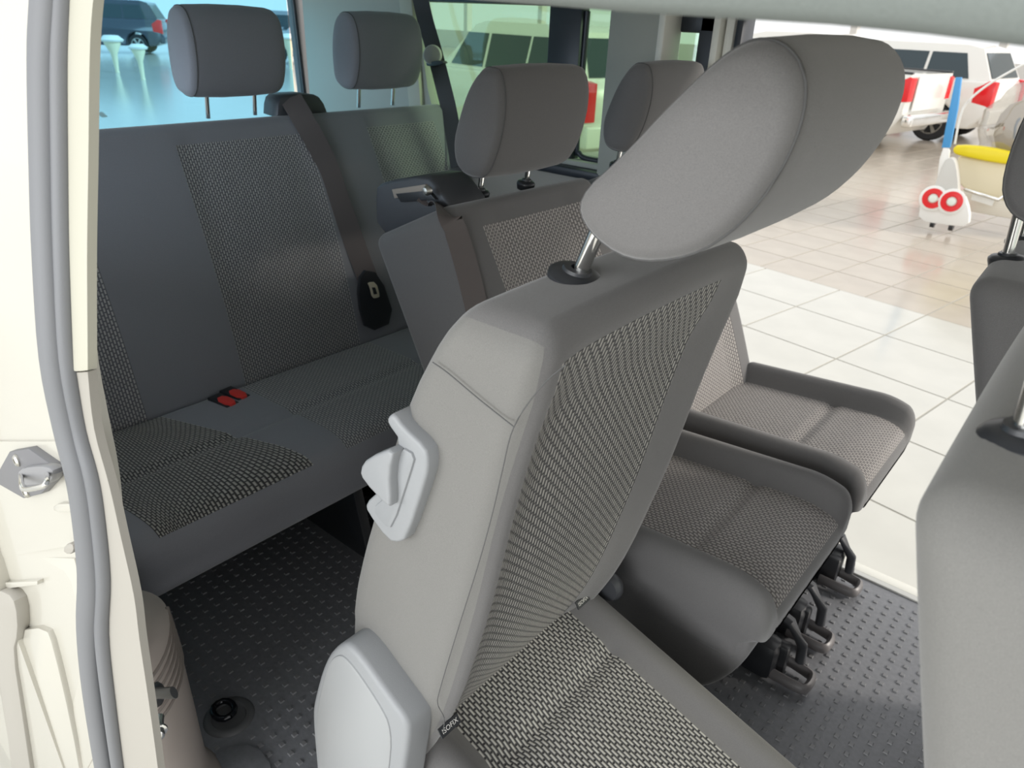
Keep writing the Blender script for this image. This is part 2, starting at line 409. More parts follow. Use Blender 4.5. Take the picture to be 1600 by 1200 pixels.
# quarter panel
bm = bmesh.new(); prism_bm(bm, [Vector((-2.52, YF, .9)), Vector((-1.80, YF, .9)), Vector((-1.87, YF, 1.08)), Vector((-1.93, YF, 1.40)), Vector((-2.52, YF, 1.40))], (0, .05, 0), .004); tag(fin('wall_right', bm, PANEL, None, True, 30), kind='structure')
bm = bmesh.new(); prism_bm(bm, [Vector((-1.935, YF - .02, .95)), Vector((-1.875, YF - .02, .95)), Vector((-1.925, YF - .02, 1.40)), Vector((-1.985, YF - .02, 1.40))], (0, .03, 0), .006); tag(fin('trim_14', bm, PAINT2, None, True, 30), kind='structure')
fb('trim_15', -1.93, -.78, 1.335, 1.41, FRAME, YF - .01, YF + .05)
fb('trim_16', -1.385, -1.275, .93, 1.34, FRAME, YF, YF + .04)
fb('trim_17', -1.155, -.99, .5, 1.40, PANEL, YF - .05, YF + .03, .012)
fb('trim_18', -1.005, -.985, .5, 1.40, SEALW, YF - .06, YF + .03, .006)
fb('trim_19', -.935, -.885, .5, 1.40, FRAME, YF + .02, YF + .06)
fb('trim_20', -.99, -.88, 1.285, 1.34, FRAME, YF + .02, YF + .06)
fb('trim_21', -.885, -.865, .02, 1.40, SEALW, YF - .01, YF + .05)
fb('trim_22', -.862, -.835, .02, 1.40, SEALW, YF + .005, YF + .06, .012)
fb('trim_23', -.832, -.812, .02, 1.40, FRAME, YF + .0, YF + .07, .008)
for i, (x0, x1, z0, z1) in enumerate(((-1.90, -1.385, .94, 1.335), (-1.275, -1.155, .94, 1.335), (-.985, -.935, .9, 1.285))):
    tag(box('window_%d' % (i + 1), (x0, YF + .025, z0), (x1, YF + .029, z1), GLG), kind='structure')
# rounded rubber surround of window_2
wp = smooth_path([(-1.27, YF + .02, 1.325), (-1.272, YF + .02, .99), (-1.262, YF + .02, .957), (-1.235, YF + .02, .945), (-1.15, YF + .02, .945)], 4)
tag(tube('trim_24', wp, .008, FRAME, n=8), kind='structure')
fb('trim_25', -.86, .95, 1.335, 1.42, LINER, YF - .06, YF + .05, .02)
# far sill
tag(box('trim_26', (-.86, 1.795, -.02), (1.0, 1.815, .006), STEEL, None, .003), kind='structure')
tag(box('trim_27', (-.86, 1.818, -.035), (1.0, 1.855, -.004), SEALW, None, .004), kind='structure')
tag(box('trim_28', (-.86, 1.857, -.30), (1.0, 1.885, -.02), SEALW, None, .004), kind='structure')
# tailgate : frame and tinted pane
tag(box('door_1', (-2.66, .15, .0), (-2.58, 1.88, .62), PANEL, None, .01), kind='structure')
tag(box('window_4', (-2.62, .2, .62), (-2.615, 1.80, 1.36), GLB), kind='structure')
bm = bmesh.new(); prism_bm(bm, [Vector((-2.60, 1.815, .60)), Vector((-2.60, 1.905, .60)), Vector((-2.60, 1.875, 1.40)), Vector((-2.60, 1.785, 1.40))], (.03, 0, 0), .008); tag(fin('trim_29', bm, grain(mat('tailgate_frame', (.16, .165, .175), .6), 300, .2), None, True, 30), kind='structure')
tag(tube('trim_30', [(-2.56, 1.825, .62), (-2.56, 1.79, 1.39)], .009, PBLK), kind='structure')
tag(box('window_5', (1.2, .3, .75), (1.205, 1.8, 1.40), glass('glass_front', (.9, .93, .9), .05)), kind='structure')

# ================================================================== SEATS
def interp(tab): return lambda v: lerp_tab(tab, v)
# ---- near single seat, tipped forward
ns = thing('single_seat', (-.45, .63, 0), 'nearest grey fabric seat, tipped forward, with lever and hinge cover on its side', 'seat')
xf = interp([(.33, -.52), (.42, -.478), (.51, -.436), (.6, -.408), (.75, -.372), (.9, -.345), (1.0, -.322), (1.06, -.308), (1.10, -.318)])
xb = interp([(.33, -.70), (.40, -.672), (.47, -.63), (.566, -.600), (.62, -.604), (.676, -.588), (.75, -.565), (.808, -.542), (.88, -.518), (.95, -.492), (1.03, -.452), (1.08, -.415), (1.10, -.40)])
def sm3(v, w=.04): return lambda f: (f(v - w) + f(v) * 2 + f(v + w)) / 4
SX, SY, SZ = .17, .425, .718
def back_warp(p):
    z = .365 + (p.z + SZ / 2) 
    u = (p.x + SX / 2) / SX
    f = sm3(z)(xf); b = sm3(z)(xb)
    y = p.y
    # taper of the shoulders
    tz = max(0, (z - .80) / .30); y *= 1 - .035 * tz ** 2
    x = b + (f - b) * u
    # dish between the bolsters
    if u > .5:
        w = min(1, abs(p.y) / (SY / 2)); d = .022 * (1 - min(1, max(0, (w - .55) / .35)) ** 2 * 1.0)
        d *= min(1, max(0, (1.09 - z) / .12)); x -= d * (u - .5) * 2
    zz = z - .006 * (abs(p.y) / (SY / 2)) ** 2
    return Vector((x, .63 + y, zz))
def back_region(a, s, c):
    z = c.z + SZ / 2 + .365
    if a == 0 and s > 0 and z < 1.050 and -.172 < c.y < .138: return 'w'
    if a == 1 and s < 0: return 's'  # near side takes the lighter copy, its light painted in
    return 'b'
R = soft_block((SX, SY, SZ), .035, (3, 26, 44), back_warp, back_region, {'w': ('woven_panel', WOV), 'b': ('backrest', FABN), 's': ('lit_side_panel', FAB_LIT)}, ns)
# seam lines on the side
def seam(parent, pts, r=.0006): tube('seam', smooth_path(pts, 5), r, STITCH, parent, n=6)
nb = R['b']
# ---- cushion of the near seat
def cush_warp(cx, cy, L, Wd, z0, rise, sag=.018, tap=.04, bol=.040):
    def w(p):
        u = (p.x + L / 2) / L; v = p.y / (Wd / 2)
        z = z0 + p.z + rise * u
        if p.z > 0:
            e = min(1, max(0, (abs(v) - .69) / .13)); e = e * e * (3 - 2 * e); z += (bol * e - sag * .5) * (p.z / .07)
            z -= .03 * max(0, (u - .78) / .22) ** 2
        y = cy + p.y * (1 - tap * (1 - u)) * (1 if p.z > 0 else .94)
        x = cx + p.x - (.03 if p.z < 0 else 0) * u
        return Vector((x, y, z))
    return w
def cushion(parent, cx, cy, L, Wd, z0, rise, seamx, wm, fm, hz=.15, pw=.70, r=.028, bol=.040):
    w0 = cush_warp(cx, cy, L, Wd, z0, rise, bol=bol)
    def w(p):
        q = w0(p)
        if p.z > 0 and abs(p.y) < Wd / 2 * .72:
            for sx in seamx:
                dd = abs(q.x - sx)
                if dd < .022: q.z -= .010 * (1 - dd / .022) ** 1.5
        return q
    def reg(a, s, c): return 'w' if a == 2 and s > 0 and abs(c.y) < Wd / 2 * pw else 'b'
    return soft_block((L, Wd, hz), r, (44, 36, 4), w, reg, {'w': ('woven_panel', wm), 'b': ('cushion', fm)}, parent)
cushion(ns, -.262, .640, .53, .43, .375, -.165, (-.405,), WOV, FABN, pw=.685, bol=.020)
# seat base under the near cushion
bm = bmesh.new(); bx(bm, (-.60, .47, .05), (-.20, .80, .20), .02); fin('seat_base', bm, PBLK, ns, True, 30)
for x in (-.52, -.16):
    for y in (.50, .77): box('foot', (x - .05, y - .02, 0), (x + .05, y + .02, .06), PDARK, ns, .008)
# seams on the side face
side = lambda x, y, Y=.4165: aty(x, y, Y)
seam(nb, [side(676, 566), side(700, 583), side(750, 625), side(803, 667)])
seam(nb, [side(884, 570, .43), side(845, 605, .42), side(803, 667), side(785, 735), side(770, 800), side(748, 880), side(715, 985), side(688, 1075), side(684, 1100), side(694, 1122), side(692, 1145)])
# lever housing
hous = prism('lever_housing', rounded([side(x, y, .403) for x, y in ((613, 646), (628, 668), (663, 700), (668, 722), (665, 748), (634, 842), (622, 849), (606, 846), (572, 800), (570, 786), (588, 770), (612, 740), (624, 690), (604, 662), (604, 652))], 1), (0, .03, 0), PGREY, ns, .004, 3)
prism('recess', rounded([side(x, y, .400) for x, y in ((624, 698), (648, 712), (640, 740), (612, 826), (600, 822), (580, 795), (604, 775), (614, 740))], 1), (0, .02, 0), mat('plastic_grey_recess', (.28, .29, .30), .55), hous, .002)
prism('recline_lever', rounded([side(x, y, .388) for x, y in ((560, 734), (572, 716), (616, 699), (606, 740), (609, 786), (606, 795), (566, 752))], 1), (0, .018, 0), PGREY, hous, .004, 3)
# hinge cover
hc = prism('hinge_cover', rounded([side(x, y, .382) for x, y in ((528, 1006), (548, 1008), (606, 1090), (634, 1128), (638, 1150), (628, 1215), (615, 1320), (505, 1320), (492, 1190), (486, 1120), (488, 1095), (505, 1032))], 2), (0, .045, 0), PGREY, ns, .008, 4)
prism('cover_face', rounded([side(x, y, .3795) for x, y in ((522, 1024), (540, 1026), (590, 1098), (612, 1142), (606, 1215), (590, 1310), (510, 1310), (497, 1190), (492, 1120), (508, 1045))], 2), (0, .02, 0), mat('plastic_grey_face', (.33, .34, .345), .42), hc, .003, 2)
# headrest
headrest(ns, [(-.352, 1.168), (-.340, 1.142), (-.295, 1.124), (-.24, 1.140), (-.205, 1.172), (-.182, 1.215), (-.174, 1.255), (-.182, 1.284), (-.205, 1.299), (-.232, 1.292), (-.272, 1.252), (-.31, 1.208)], .492, .757, FABN)
gd = Vector((.22, 0, 1)).normalized()
for y in (.558, .702):
    g = Vector((-.380, y, 1.082)); guide(ns, g, gd, 1.3); pole(ns, g - gd * .02, g + Vector((.40, 0, 1)).normalized() * .076, .0075)
# isofix tags
def isofix(c, right, up, name='isofix_tag'):
    c = Vector(c); right = Vector(right).normalized(); up = Vector(up).normalized(); n = right.cross(up)
    bm = bmesh.new(); w, h = .016, .0065
    prism_bm(bm, [c + right * a * w + up * b * h for a, b in ((-1, -1), (1, -1), (1, 1), (-1, 1))], -n * .002)
    t = fin(name, bm, PBLK, ns, False); t['label'] = 'black label reading ISOFIX'
    cu = bpy.data.curves.new('txt', 'FONT'); cu.body = 'ISOFIX'; cu.size = .0088; cu.align_x = 'CENTER'; cu.align_y = 'CENTER'; cu.resolution_u = 3
    to = bpy.data.objects.new('txt', cu); COL.objects.link(to); dg = bpy.context.evaluated_depsgraph_get()
    me = bpy.data.meshes.new_from_object(to.evaluated_get(dg)); bpy.data.objects.remove(to)
    R_ = Matrix((right, up, n)).transposed().to_4x4(); R_.translation = c + n * .0004 - world_loc(t)
    me.transform(R_); me.materials.clear(); link('lettering', me, WHT, t, False)
isofix(aty(911, 939, .785), (0, 1, 0), (-.55, 0, .83))
isofix(aty(703, 1134, .435), (0, 1, 0), (-.55, 0, .83))
# black hinge piece at the far end of the junction
lathe('hinge_cap', aty(952, 915, .86), (0, 1, 0), [(.0, -.012), (.022, -.012), (.026, -.004), (.026, .004), (.02, .012), (.0, .012)], PDARK, ns)

# ---- double bench (middle row, far side)
db = thing('double_seat', (-.45, 1.38, 0), 'grey fabric double seat in the middle row beside the open far door', 'seat')
def bench_back(parent, cy, Wd, xft, zt, xfb, zb, th, wm, fm, pw=.66, r=.032, panels=None, dish=.012, div=26):
    Lb = math.hypot(xft - xfb, zt - zb); d = Vector((xft - xfb, 0, zt - zb)).normalized(); nrm = Vector((d.z, 0, -d.x))
    o = Vector(((xft + xfb) / 2, cy, (zt + zb) / 2))
    pan = panels or [(-Wd / 2 * pw, Wd / 2 * pw)]
    def w(p):
        v = p.y / (Wd / 2); u = (p.z + Lb / 2) / Lb
        x = p.x - th / 2 + .02 * math.sin(math.pi * u)
        if p.x > 0:
            for a, b in pan:
                if a < p.y < b:
                    e = min(p.y - a, b - p.y); x -= dish * min(1, e / .04) * min(1, max(0, (1 - u) / .1))
        y = p.y * (1 - .03 * max(0, (u - .6) / .4) ** 2)
        return o + d * p.z + nrm * x + Vector((0, y, 0))
    def reg(a, s, c):
        if a == 0 and s > 0 and c.z < Lb / 2 - .055:
            for k, (p0, p1) in enumerate(pan):
                if p0 < c.y < p1: return 'w%d' % k
        return 'b'
    parts = {'w%d' % k: ('woven_panel', wm) for k in range(len(pan))}; parts['b'] = ('backrest', fm)
    return soft_block((th, Wd, Lb), r, (3, div, 24), w, reg, parts, parent)
WOVM = woven('fabric_woven_mid', (.42, .395, .37), (.12, .11, .11), .007, .011, .5)
bench_back(db, 1.135, .46, -.905, 1.005, -.60, .38, .232, WOVM, FAB, r=.024)
bench_back(db, 1.61, .45, -.905, 1.0, -.60, .38, .215, WOVM, FAB)
cushion(db, -.44, 1.15, .44, .445, .385, .03, (-.40,), WOVM, FAB, hz=.15)
cushion(db, -.44, 1.625, .44, .445, .385, .03, (-.40,), WOVM, FAB, hz=.15)
# side valances under the cushions
for cy in (1.15, 1.625):
    prism('side_valance', rounded([Vector((x, cy - .205, z)) for x, z in ((-.66, .40), (-.25, .42), (-.235, .38), (-.28, .27), (-.36, .20), (-.50, .18), (-.66, .26))], 2), (0, .40, 0), FAB, db, .012, 3)
box('bench_frame', (-.72, .96, .10), (-.34, 1.80, .22), PBLK, db, .02)
for y in (1.02, 1.31, 1.47, 1.74):
    f = box('floor_latch', (-.40, y - .03, .0), (-.27, y + .03, .10), PBLK, db, .02)
for (pa, pb) in (((1200, 1050), (1262, 1062)), ((1245, 985), (1293, 1000)), ((1290, 895), (1338, 915))):
    c = atz(*pb, .03)
    # hooked U shaped end of the latch
    u = [Vector((c.x - .085, c.y - .028, .022)), Vector((c.x - .015, c.y - .028, .022)), Vector((c.x + .004, c.y - .018, .022)), Vector((c.x + .004, c.y + .018, .022)), Vector((c.x - .015, c.y + .028, .022)), Vector((c.x - .085, c.y + .028, .03))]
    tube('latch_hook', smooth_path(u, 3), .010, mat('latch_plastic', (.16, .15, .15), .4), db, n=8, flat=(.009, .014), up=(0, 0, 1))
    tube('latch_arm', [(c.x - .16, c.y + .03, .16), (c.x - .07, c.y + .03, .13), (c.x - .035, c.y + .03, .085), (c.x - .03, c.y + .03, .04)], .012, PDARK, db, n=8)
    box('latch_block', (c.x - .16, c.y - .012, .004), (c.x - .05, c.y + .016, .09), PBLK, db, .008)
for cy, px in ((1.125, 0), (1.610, 0)):
    headrest(db, [(-.972, 1.09), (-.965, 1.045), (-.93, 1.033), (-.89, 1.04), (-.862, 1.10), (-.85, 1.17), (-.862, 1.222), (-.885, 1.228), (-.905, 1.226), (-.935, 1.19), (-.96, 1.13)], cy - .135, cy + .135)
    for dy in (-.07, .07):
        g = Vector((-.955, cy + dy, .998)); dd = Vector((.12, 0, 1)).normalized(); guide(db, g, dd, .9); pole(db, g, g + dd * .07, .0055)
# belt outlet on the shoulder
oy = .935
A = lambda x, y, Y=1.0: aty(x, y, Y)
bo = prism('belt_outlet', rounded([aty(x, y, .95) for x, y in ((584, 296), (596, 284), (665, 272), (684, 292), (708, 326), (700, 362), (640, 366), (588, 366))], 1), (0, .10, 0), PDARK, db, .008, 3)
prism('slot', [aty(x, y, .945) for x, y in ((612, 296), (664, 288), (672, 300), (616, 310))], (0, .01, 0), mat('outlet_tan', (.30, .26, .22), .5), bo, .001)
prism('slot_mouth', [aty(x, y, .942) for x, y in ((618, 303), (668, 298), (680, 312), (626, 316))], (0, .01, 0), PBLK, bo, .001)
lathe('roller', aty(667, 298, .93), (0, -1, 0), [(0, -.006), (.008, -.006), (.009, .0), (.006, .006), (0, .007)], STEEL, bo)
# red belt buckle beside the mid cushion
box('buckle', tuple(aty(1068, 712, 1.385) - Vector((.02, .01, .01))), tuple(aty(1068, 712, 1.385) + Vector((.02, .01, .01))), RED, db, .003)

def belt(name, pts, w, m, nrm, parent=None, th=.0016):
    P = smooth_path(pts, 6); bm = bmesh.new(); rows = []
    for i, p in enumerate(P):
        t = (P[min(i + 1, len(P) - 1)] - P[max(i - 1, 0)]).normalized(); n = Vector(nrm(i / len(P)) if callable(nrm) else nrm).normalized(); s = t.cross(n).normalized(); n = s.cross(t).normalized()
        rows.append([bm.verts.new(p + s * a * w / 2 + n * b * th) for a, b in ((-1, 0), (0, .3), (1, 0), (1, -1), (-1, -1))])
    for A_, B in zip(rows, rows[1:]):
        for k in range(5): bm.faces.new((A_[k], A_[(k + 1) % 5], B[(k + 1) % 5], B[k]))
    bm.faces.new(rows[0][::-1]); bm.faces.new(rows[-1])
    return fin(name, bm, m, parent, True, 40)
def onback(px, py, o):
    x = -.9
    for _ in range(20):
        z = atx(px, py, x).z; x = -.905 + (1.0 - z) * (.305 / .62) + .02 * math.sin(math.pi * min(1, max(0, (z - .38) / .62))) + o
    return atx(px, py, x)
b = belt('seat_belt', [aty(662, 300, .955), aty(688, 318, .962), onback(702, 338, .012), onback(714, 365, .008), onback(730, 420, .004), onback(745, 480, .004), onback(765, 560, .004)], .046, BELT, (.8, -.25, .5))
tag(b, 'brown grey seat belt hanging over the shoulder of the middle seat backrest', 'seat belt')

# ---- triple bench (rear)
tb = thing('bench_seat', (-1.5, 1.06, 0), 'dark grey fabric three seat rear bench against the tailgate', 'seat')
WOVR = woven('fabric_woven_rear', (.50, .49, .48), (.13, .13, .15), .0065, .012, .5)
cyb, Wb = 1.06, 1.44
pan = [(.36, .51), (.82, 1.20), (1.40, 1.66)]
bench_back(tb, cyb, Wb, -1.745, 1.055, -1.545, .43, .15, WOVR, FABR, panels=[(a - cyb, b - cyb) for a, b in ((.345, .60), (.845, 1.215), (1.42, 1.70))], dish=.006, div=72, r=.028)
# cushion
def tw(p):
    u = (p.x + .25) / .5; z = .375 + p.z + .012 * u
    if p.z > 0:
        z -= .022 * max(0, (u - .80) / .20) ** 2 
        for sx in (.16, .60):
            dd = abs(u - sx) * .5
            if dd < .02: z -= .010 * (1 - dd / .02)
    x = -1.385 + p.x; yy = cyb + p.y
    yy += .17 * (u - .5) * math.exp(-((yy - .68) / .10) ** 2) + .035 * max(0, u) ** 3 * math.exp(-((yy - .385) / .06) ** 2)
    if p.z < 0: z -= .02; x -= .012 * u
    return Vector((x, yy, z))
def tr(a, s, c):
    y = c.y + cyb; u = (c.x + .25) / .5
    if a == 2 and s > 0:
        if .385 < y < .68: return 'a'
        if .84 < y < 1.24: return 'c'
        if y > 1.42: return 'd'
    return 'b'
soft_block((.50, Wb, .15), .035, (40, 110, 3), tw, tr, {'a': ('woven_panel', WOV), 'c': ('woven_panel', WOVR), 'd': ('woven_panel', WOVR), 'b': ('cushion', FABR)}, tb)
for cy in (1.045, 1.515):
    headrest(tb, [(-1.83, 1.17), (-1.825, 1.115), (-1.79, 1.10), (-1.745, 1.103), (-1.72, 1.16), (-1.715, 1.23), (-1.73, 1.285), (-1.76, 1.302), (-1.80, 1.297), (-1.825, 1.24)], cy - .128, cy + .128, FABR)
    for dy in (-.065, .065):
        g = Vector((-1.795, cy + dy, 1.05)); pole(tb, g, g + Vector((.01, 0, .08)), .0055)
bo2 = prism('belt_outlet', rounded([atx(x, y, -1.83) for x, y in ((409, 185), (411, 152), (420, 144), (464, 142), (480, 150), (492, 180))], 1), (.07, 0, 0), PDARK, tb, .008)
box('light_block_panel', (-1.66, .40, .0), (-1.63, 1.76, .44), PBLK, tb, .004)  # dark panel added to stop light from behind reaching under the bench
fr = box('bench_frame', (-1.60, .60, .20), (-1.40, 1.70, .25), PBLK, tb, .01)
for y in (.95, 1.14, 1.60):
    prism('leg', [Vector((x, y, z)) for x, z in ((-1.62, .0), (-1.22, .0), (-1.24, .04), (-1.30, .30), (-1.55, .30))], (0, .03, 0), PBLK, tb, .004)
for (px, py, Y) in ((503, 797, 1.0), (543, 816, 1.02), (522, 829, 1.0), (483, 861, .95), (503, 869, .95), (523, 878, .97)):
    lathe('bolt', aty(px, py, Y), (.7, -.7, .3), [(0, -.004), (.006, -.004), (.006, .002), (.003, .004), (0, .004)], CHROME, tb, n=10)
tube('cross_tube', [aty(470, 800, .95), aty(548, 925, 1.05)], .014, PDARK, tb)

# rear belts
def onbench(px, py, o):
    x = -1.7
    for _ in range(20):
        z = atx(px, py, x).z; u = min(1, max(0, (z - .43) / .625)); x = -1.745 + (1.055 - z) * .32 + .02 * math.sin(math.pi * u) + o
    return atx(px, py, x)
b = belt('seat_belt', [atx(454, 152, -1.76), onbench(476, 190, .016), onbench(508, 250, .010), onbench(533, 320, .010), onbench(556, 385, .012), onbench(585, 462, .02)], .060, BELT, (.9, -.3, .3))
tag(b, 'dark brown seat belt slanting down the rear bench backrest from its shoulder outlet', 'seat belt')
tg = thing('belt_tongue', atx(583, 455, -1.545), 'pale metal belt tongue on the dark belt at the rear bench', 'belt buckle')
tp = prism('tongue_plate', rounded([atx(x, y, -1.535) for x, y in ((573, 441), (587, 440), (593, 462), (590, 465), (581, 466), (577, 448))], 1), (.003, 0, 0), mat('tongue_metal', (.85, .78, .60), .35, .3), tg, .001)
prism('tongue_slot', [atx(x, y, -1.531) for x, y in ((581, 449), (586, 449), (589, 459), (584, 460))], (.001, 0, 0), PBLK, tp)
prism('tongue_grip', rounded([atx(x, y, -1.552) for x, y in ((560, 420), (590, 425), (615, 500), (570, 520), (556, 470))], 1), (.012, 0, 0), PBLK, tg, .003)
belt_low = belt('belt_stalk', [atx(363, 500, -1.625), atx(368, 530, -1.60), atx(372, 592, -1.585)], .02, BELTK, (.9, -.3, .3)); tag(belt_low, 'short dark belt strap in the crease of the rear bench beside the red buckles', 'seat belt')
for k, (px, py, lab) in enumerate(((351, 626, 'red buckle button on the rear bench, the left one nearer the pillar'), (369, 615, 'red buckle button on the rear bench, the right one of the pair'))):
    c = atz(px + 2, py - 2, .462); bk = thing('belt_buckle', c, lab, 'belt buckle', 'red belt buckles on the rear bench')
    d = Vector((.82, .12, -.05)).normalized(); s = Vector((-.12, .82, 0)).normalized(); up = Vector((0.05, 0, 1))
    prism('buckle_body', [c + d * a + s * b_ - up * .004 for a, b_ in ((-.045, -.017), (.024, -.017), (.024, .017), (-.045, .017))], -up * .02, PBLK, bk, .003)
    prism('buckle_button', rounded([c + d * a + s * b_ for a, b_ in ((-.022, -.014), (.026, -.014), (.026, .013), (-.022, .013))], 1), -up * .012, RED, bk, .002)
# far shoulder belt with its guide
b = belt('seat_belt', [aty(652, -25, 1.76), aty(664, 30, 1.76), aty(677, 75, 1.755), aty(690, 125, 1.75), aty(703, 180, 1.74), aty(716, 260, 1.70)], .05, BELTK, (.5, -.8, .1))
tag(b, 'black shoulder belt hanging in front of the green side window', 'seat belt')
bg_ = thing('belt_guide', aty(677, 88, 1.75), 'pale grey round belt guide on the black shoulder belt', 'belt guide')
lathe('guide_cap', aty(676, 86, 1.745), (.5, -.85, .1), [(0, -.02), (.027, -.02), (.03, 0), (.026, .008), (.0, .011)], mat('guide_grey', (.42, .41, .40), .5), bg_)
prism('guide_slot', rounded([aty(x, y, 1.735) for x, y in ((664, 97), (690, 94), (694, 100), (668, 105))], 1), (0, .02, 0), PDARK, bg_, .002)

# ---- near-side floor items
lc = thing('wheel_arch_cover', (-1.0, .28, 0), 'beige grey plastic column with slanted ribs below the near end of the rear bench', 'trim')
bm = bmesh.new(); prof = [(.0, .118), (.015, .108), (.04, .097), (.08, .092), (.14, .091), (.18, .091), (.24, .090), (.30, .089), (.36, .086), (.42, .082)]
rings = []
for z, r in prof:
    rings.append([bm.verts.new((-1.01 + r * 1.05 * math.cos(a) + .0, .275 + r * .95 * math.sin(a), z)) for a in [2 * math.pi * k / 40 for k in range(40)]])
for A_, B in zip(rings, rings[1:]):
    for k in range(40): bm.faces.new((A_[k], A_[(k + 1) % 40], B[(k + 1) % 40], B[k]))
bm.faces.new(rings[0][::-1]); bm.faces.new(rings[-1])
fin('column', bm, TRIMB, lc)
for i in range(6):
    pts = []
    for k in range(13):
        a = math.radians(-70 + k * 12); z0 = .225 + .017 * i + (k / 12) * .11; r = lerp_tab(prof, z0)
        pts.append((-1.01 + (r * 1.05 + .0006) * math.cos(a), .275 + (r * .95 + .0006) * math.sin(a), z0))
    tube('rib', pts, .0032, GROOVE_SHADE, lc, n=6)
bk = thing('belt_anchor', aty(256, 1085, .25), 'black bracket sticking out beside the ribbed beige column', 'bracket')
tube('bracket_arm', [aty(236, 1083, .235), aty(262, 1083, .235), aty(272, 1082, .235)], .007, PBLK, bk, flat=(.004, .008))
prism('bracket_plate', rounded([aty(x, y, .235) for x, y in ((230, 1070), (243, 1078), (246, 1096), (240, 1112), (230, 1108))], 1), (0, .012, 0), PBLK, bk, .002)
bl = thing('anchor_bolt', aty(246, 1137, .235), 'shiny steel bolt at the foot of the near pillar trim', 'bolt')
lathe('bolt_head', aty(248, 1138, .235), (.85, -.5, .0), [(.0, -.02), (.006, -.02), (.006, .0), (.0115, .001), (.0115, .004), (.0085, .005), (.0085, .013), (.006, .015), (0, .015)], CHROME, bl, n=16)
tube('bolt_strap', [aty(236, 1118, .24), aty(246, 1130, .24)], .006, PBLK, bl)

tie = thing('tie_down_ring', (-1.07, .45, 0), 'round recessed tie down with black ring in the floor mat near the pillar', 'tie down')
lathe('cup', (-1.07, .45, 0), (0, 0, 1), [(.0, .0005), (.026, .001), (.032, .0015), (.0345, .0055), (.043, .006), (.048, .0035), (.050, .0005)], mat('cup_rubber', (.11, .112, .115), .5), tie, n=40)
rg = [Vector((-1.082 + .024 * math.cos(a) * (1 if k % 3 else .96), .447 + .020 * math.sin(a), .014)) for k, a in enumerate([2 * math.pi * k / 12 for k in range(13)])]
tube('ring', rg, .0065, mat('ring_black', (.008, .009, .012), .12), tie, n=10, caps=False)
lathe('screw', (-1.088, .432, .006), (0, 0, 1), [(0, 0), (.006, 0), (.006, .004), (.002, .005), (0, .003)], STEEL, tie, n=14)
flap = prism('floor_flap', rounded([atz(x, y, .002) for x, y in ((305, 1205), (372, 1158), (420, 1180), (430, 1240), (280, 1260))], 1), (0, 0, .004), MAT, None, .001); tag(flap, 'flat dark rubber flap of the mat beside the near door sill', 'mat')

# ---- front seats seen from behind
def front_seat(y0, y1, fx, zt, label, mb, gy, gx):
    yc = (y0 + y1) / 2; Wd = y1 - y0
    t = thing('front_seat', (fx(.7) + .1, yc, 0), label, 'seat')
    L = .74; th = .15
    def w(p):
        u = (p.z + L / 2) / L; z = zt - L + u * L
        x = fx(z) + th / 2 + p.x
        y = p.y * (1 - .07 * max(0, (u - .62) / .38) ** 2.2); z -= .012 * (abs(p.y) / (Wd / 2)) ** 2 * max(0, (u - .7) / .3)
        return Vector((x, yc + y, z))
    soft_block((th, Wd, L), .036, (4, 14, 20), w, lambda a, s, c: 'b', {'b': ('backrest', mb)}, t)
    box('seat_base', (fx(.35) + .02, yc - Wd * .42, .0), (fx(.35) + .5, yc + Wd * .42, zt - L + .05), PDARK, t, .03)
    for y in gy:
        g = Vector((gx, y, zt)); guide(t, g - Vector((0, 0, .006)), (-.12, 0, 1), 1.15); pole(t, g - Vector((0, 0, .01)), g + Vector((-.012, 0, .17)), .0078)
    return t
f1 = front_seat(.365, .82, lambda z: .013 - .30 * (z - .907), 1.10, 'grey front seat backrest nearest the camera at the right edge of frame', FAB_LIT, (.475, .605), -.002)
f2 = front_seat(1.11, 1.56, lambda z: -.092 - .34 * (z - .89), 1.022, 'dark front seat backrest with chrome posts, behind the nearest front seat', FAB, (1.26, 1.40), -.107)
headrest(f2, [(-.14, 1.24), (-.145, 1.13), (-.125, 1.085), (-.085, 1.07), (-.045, 1.085), (-.025, 1.15), (-.025, 1.24), (-.055, 1.275), (-.105, 1.275)], 1.21, 1.46)

# ================================================================== SHOWROOM
ZS = -.55
sf = tag(box('floor', (-60, -30, ZS - .06), (30, 60, ZS - .004), GROUT), kind='structure')
th = math.radians(9.5); ct, sn = math.cos(th), math.sin(th)
def uv2xy(u, v): return (u * ct + v * sn, v * ct - u * sn)     # u across, v along
def tile_mesh(p, gap, m):
    bm = bmesh.new(); s = p / 2 - gap; rt = Matrix.Rotation(-th, 4, 'Z')
    bx(bm, (-s, -s, -.006), (s, s, 0), .0015, 1); bmesh.ops.transform(bm, matrix=rt, verts=bm.verts)
    me = bpy.data.meshes.new('tile'); bm.to_mesh(me); bm.free(); me.materials.append(m); return me
def proj(P):
    d = Vector(P) - CP; c = AX * d.x + AY * d.y + AZ * d.z
    return (800 + F * c.x / c.z, 600 + F * c.y / c.z) if c.z > .05 else None
PW, PB = .675, .47; U0, V0 = -1.84, 3.68; VB = V0 + 3 * PW - .02
tw_ = tile_mesh(PW, .006, TILEW); tb_ = tile_mesh(PB, .005, TILEB)
def seen(x, y, z, m=120):
    q = proj((x, y, z)); return q and 1040 < q[0] < 1640 and 0 < q[1] < 1000
cnt = 0; rest_w = []; rest_b = []
for i in range(-7, 6):
    for j in range(-3, 3):
        u = U0 + (i + .5) * PW; v = V0 + (j + .5) * PW; x, y = uv2xy(u, v)
        if seen(x, y, ZS) and y > 2.0:
            o = bpy.data.objects.new('tile', tw_); COL.objects.link(o); o.location = (x, y, ZS); o.parent = sf; cnt += 1
        else: rest_w.append((u, v))
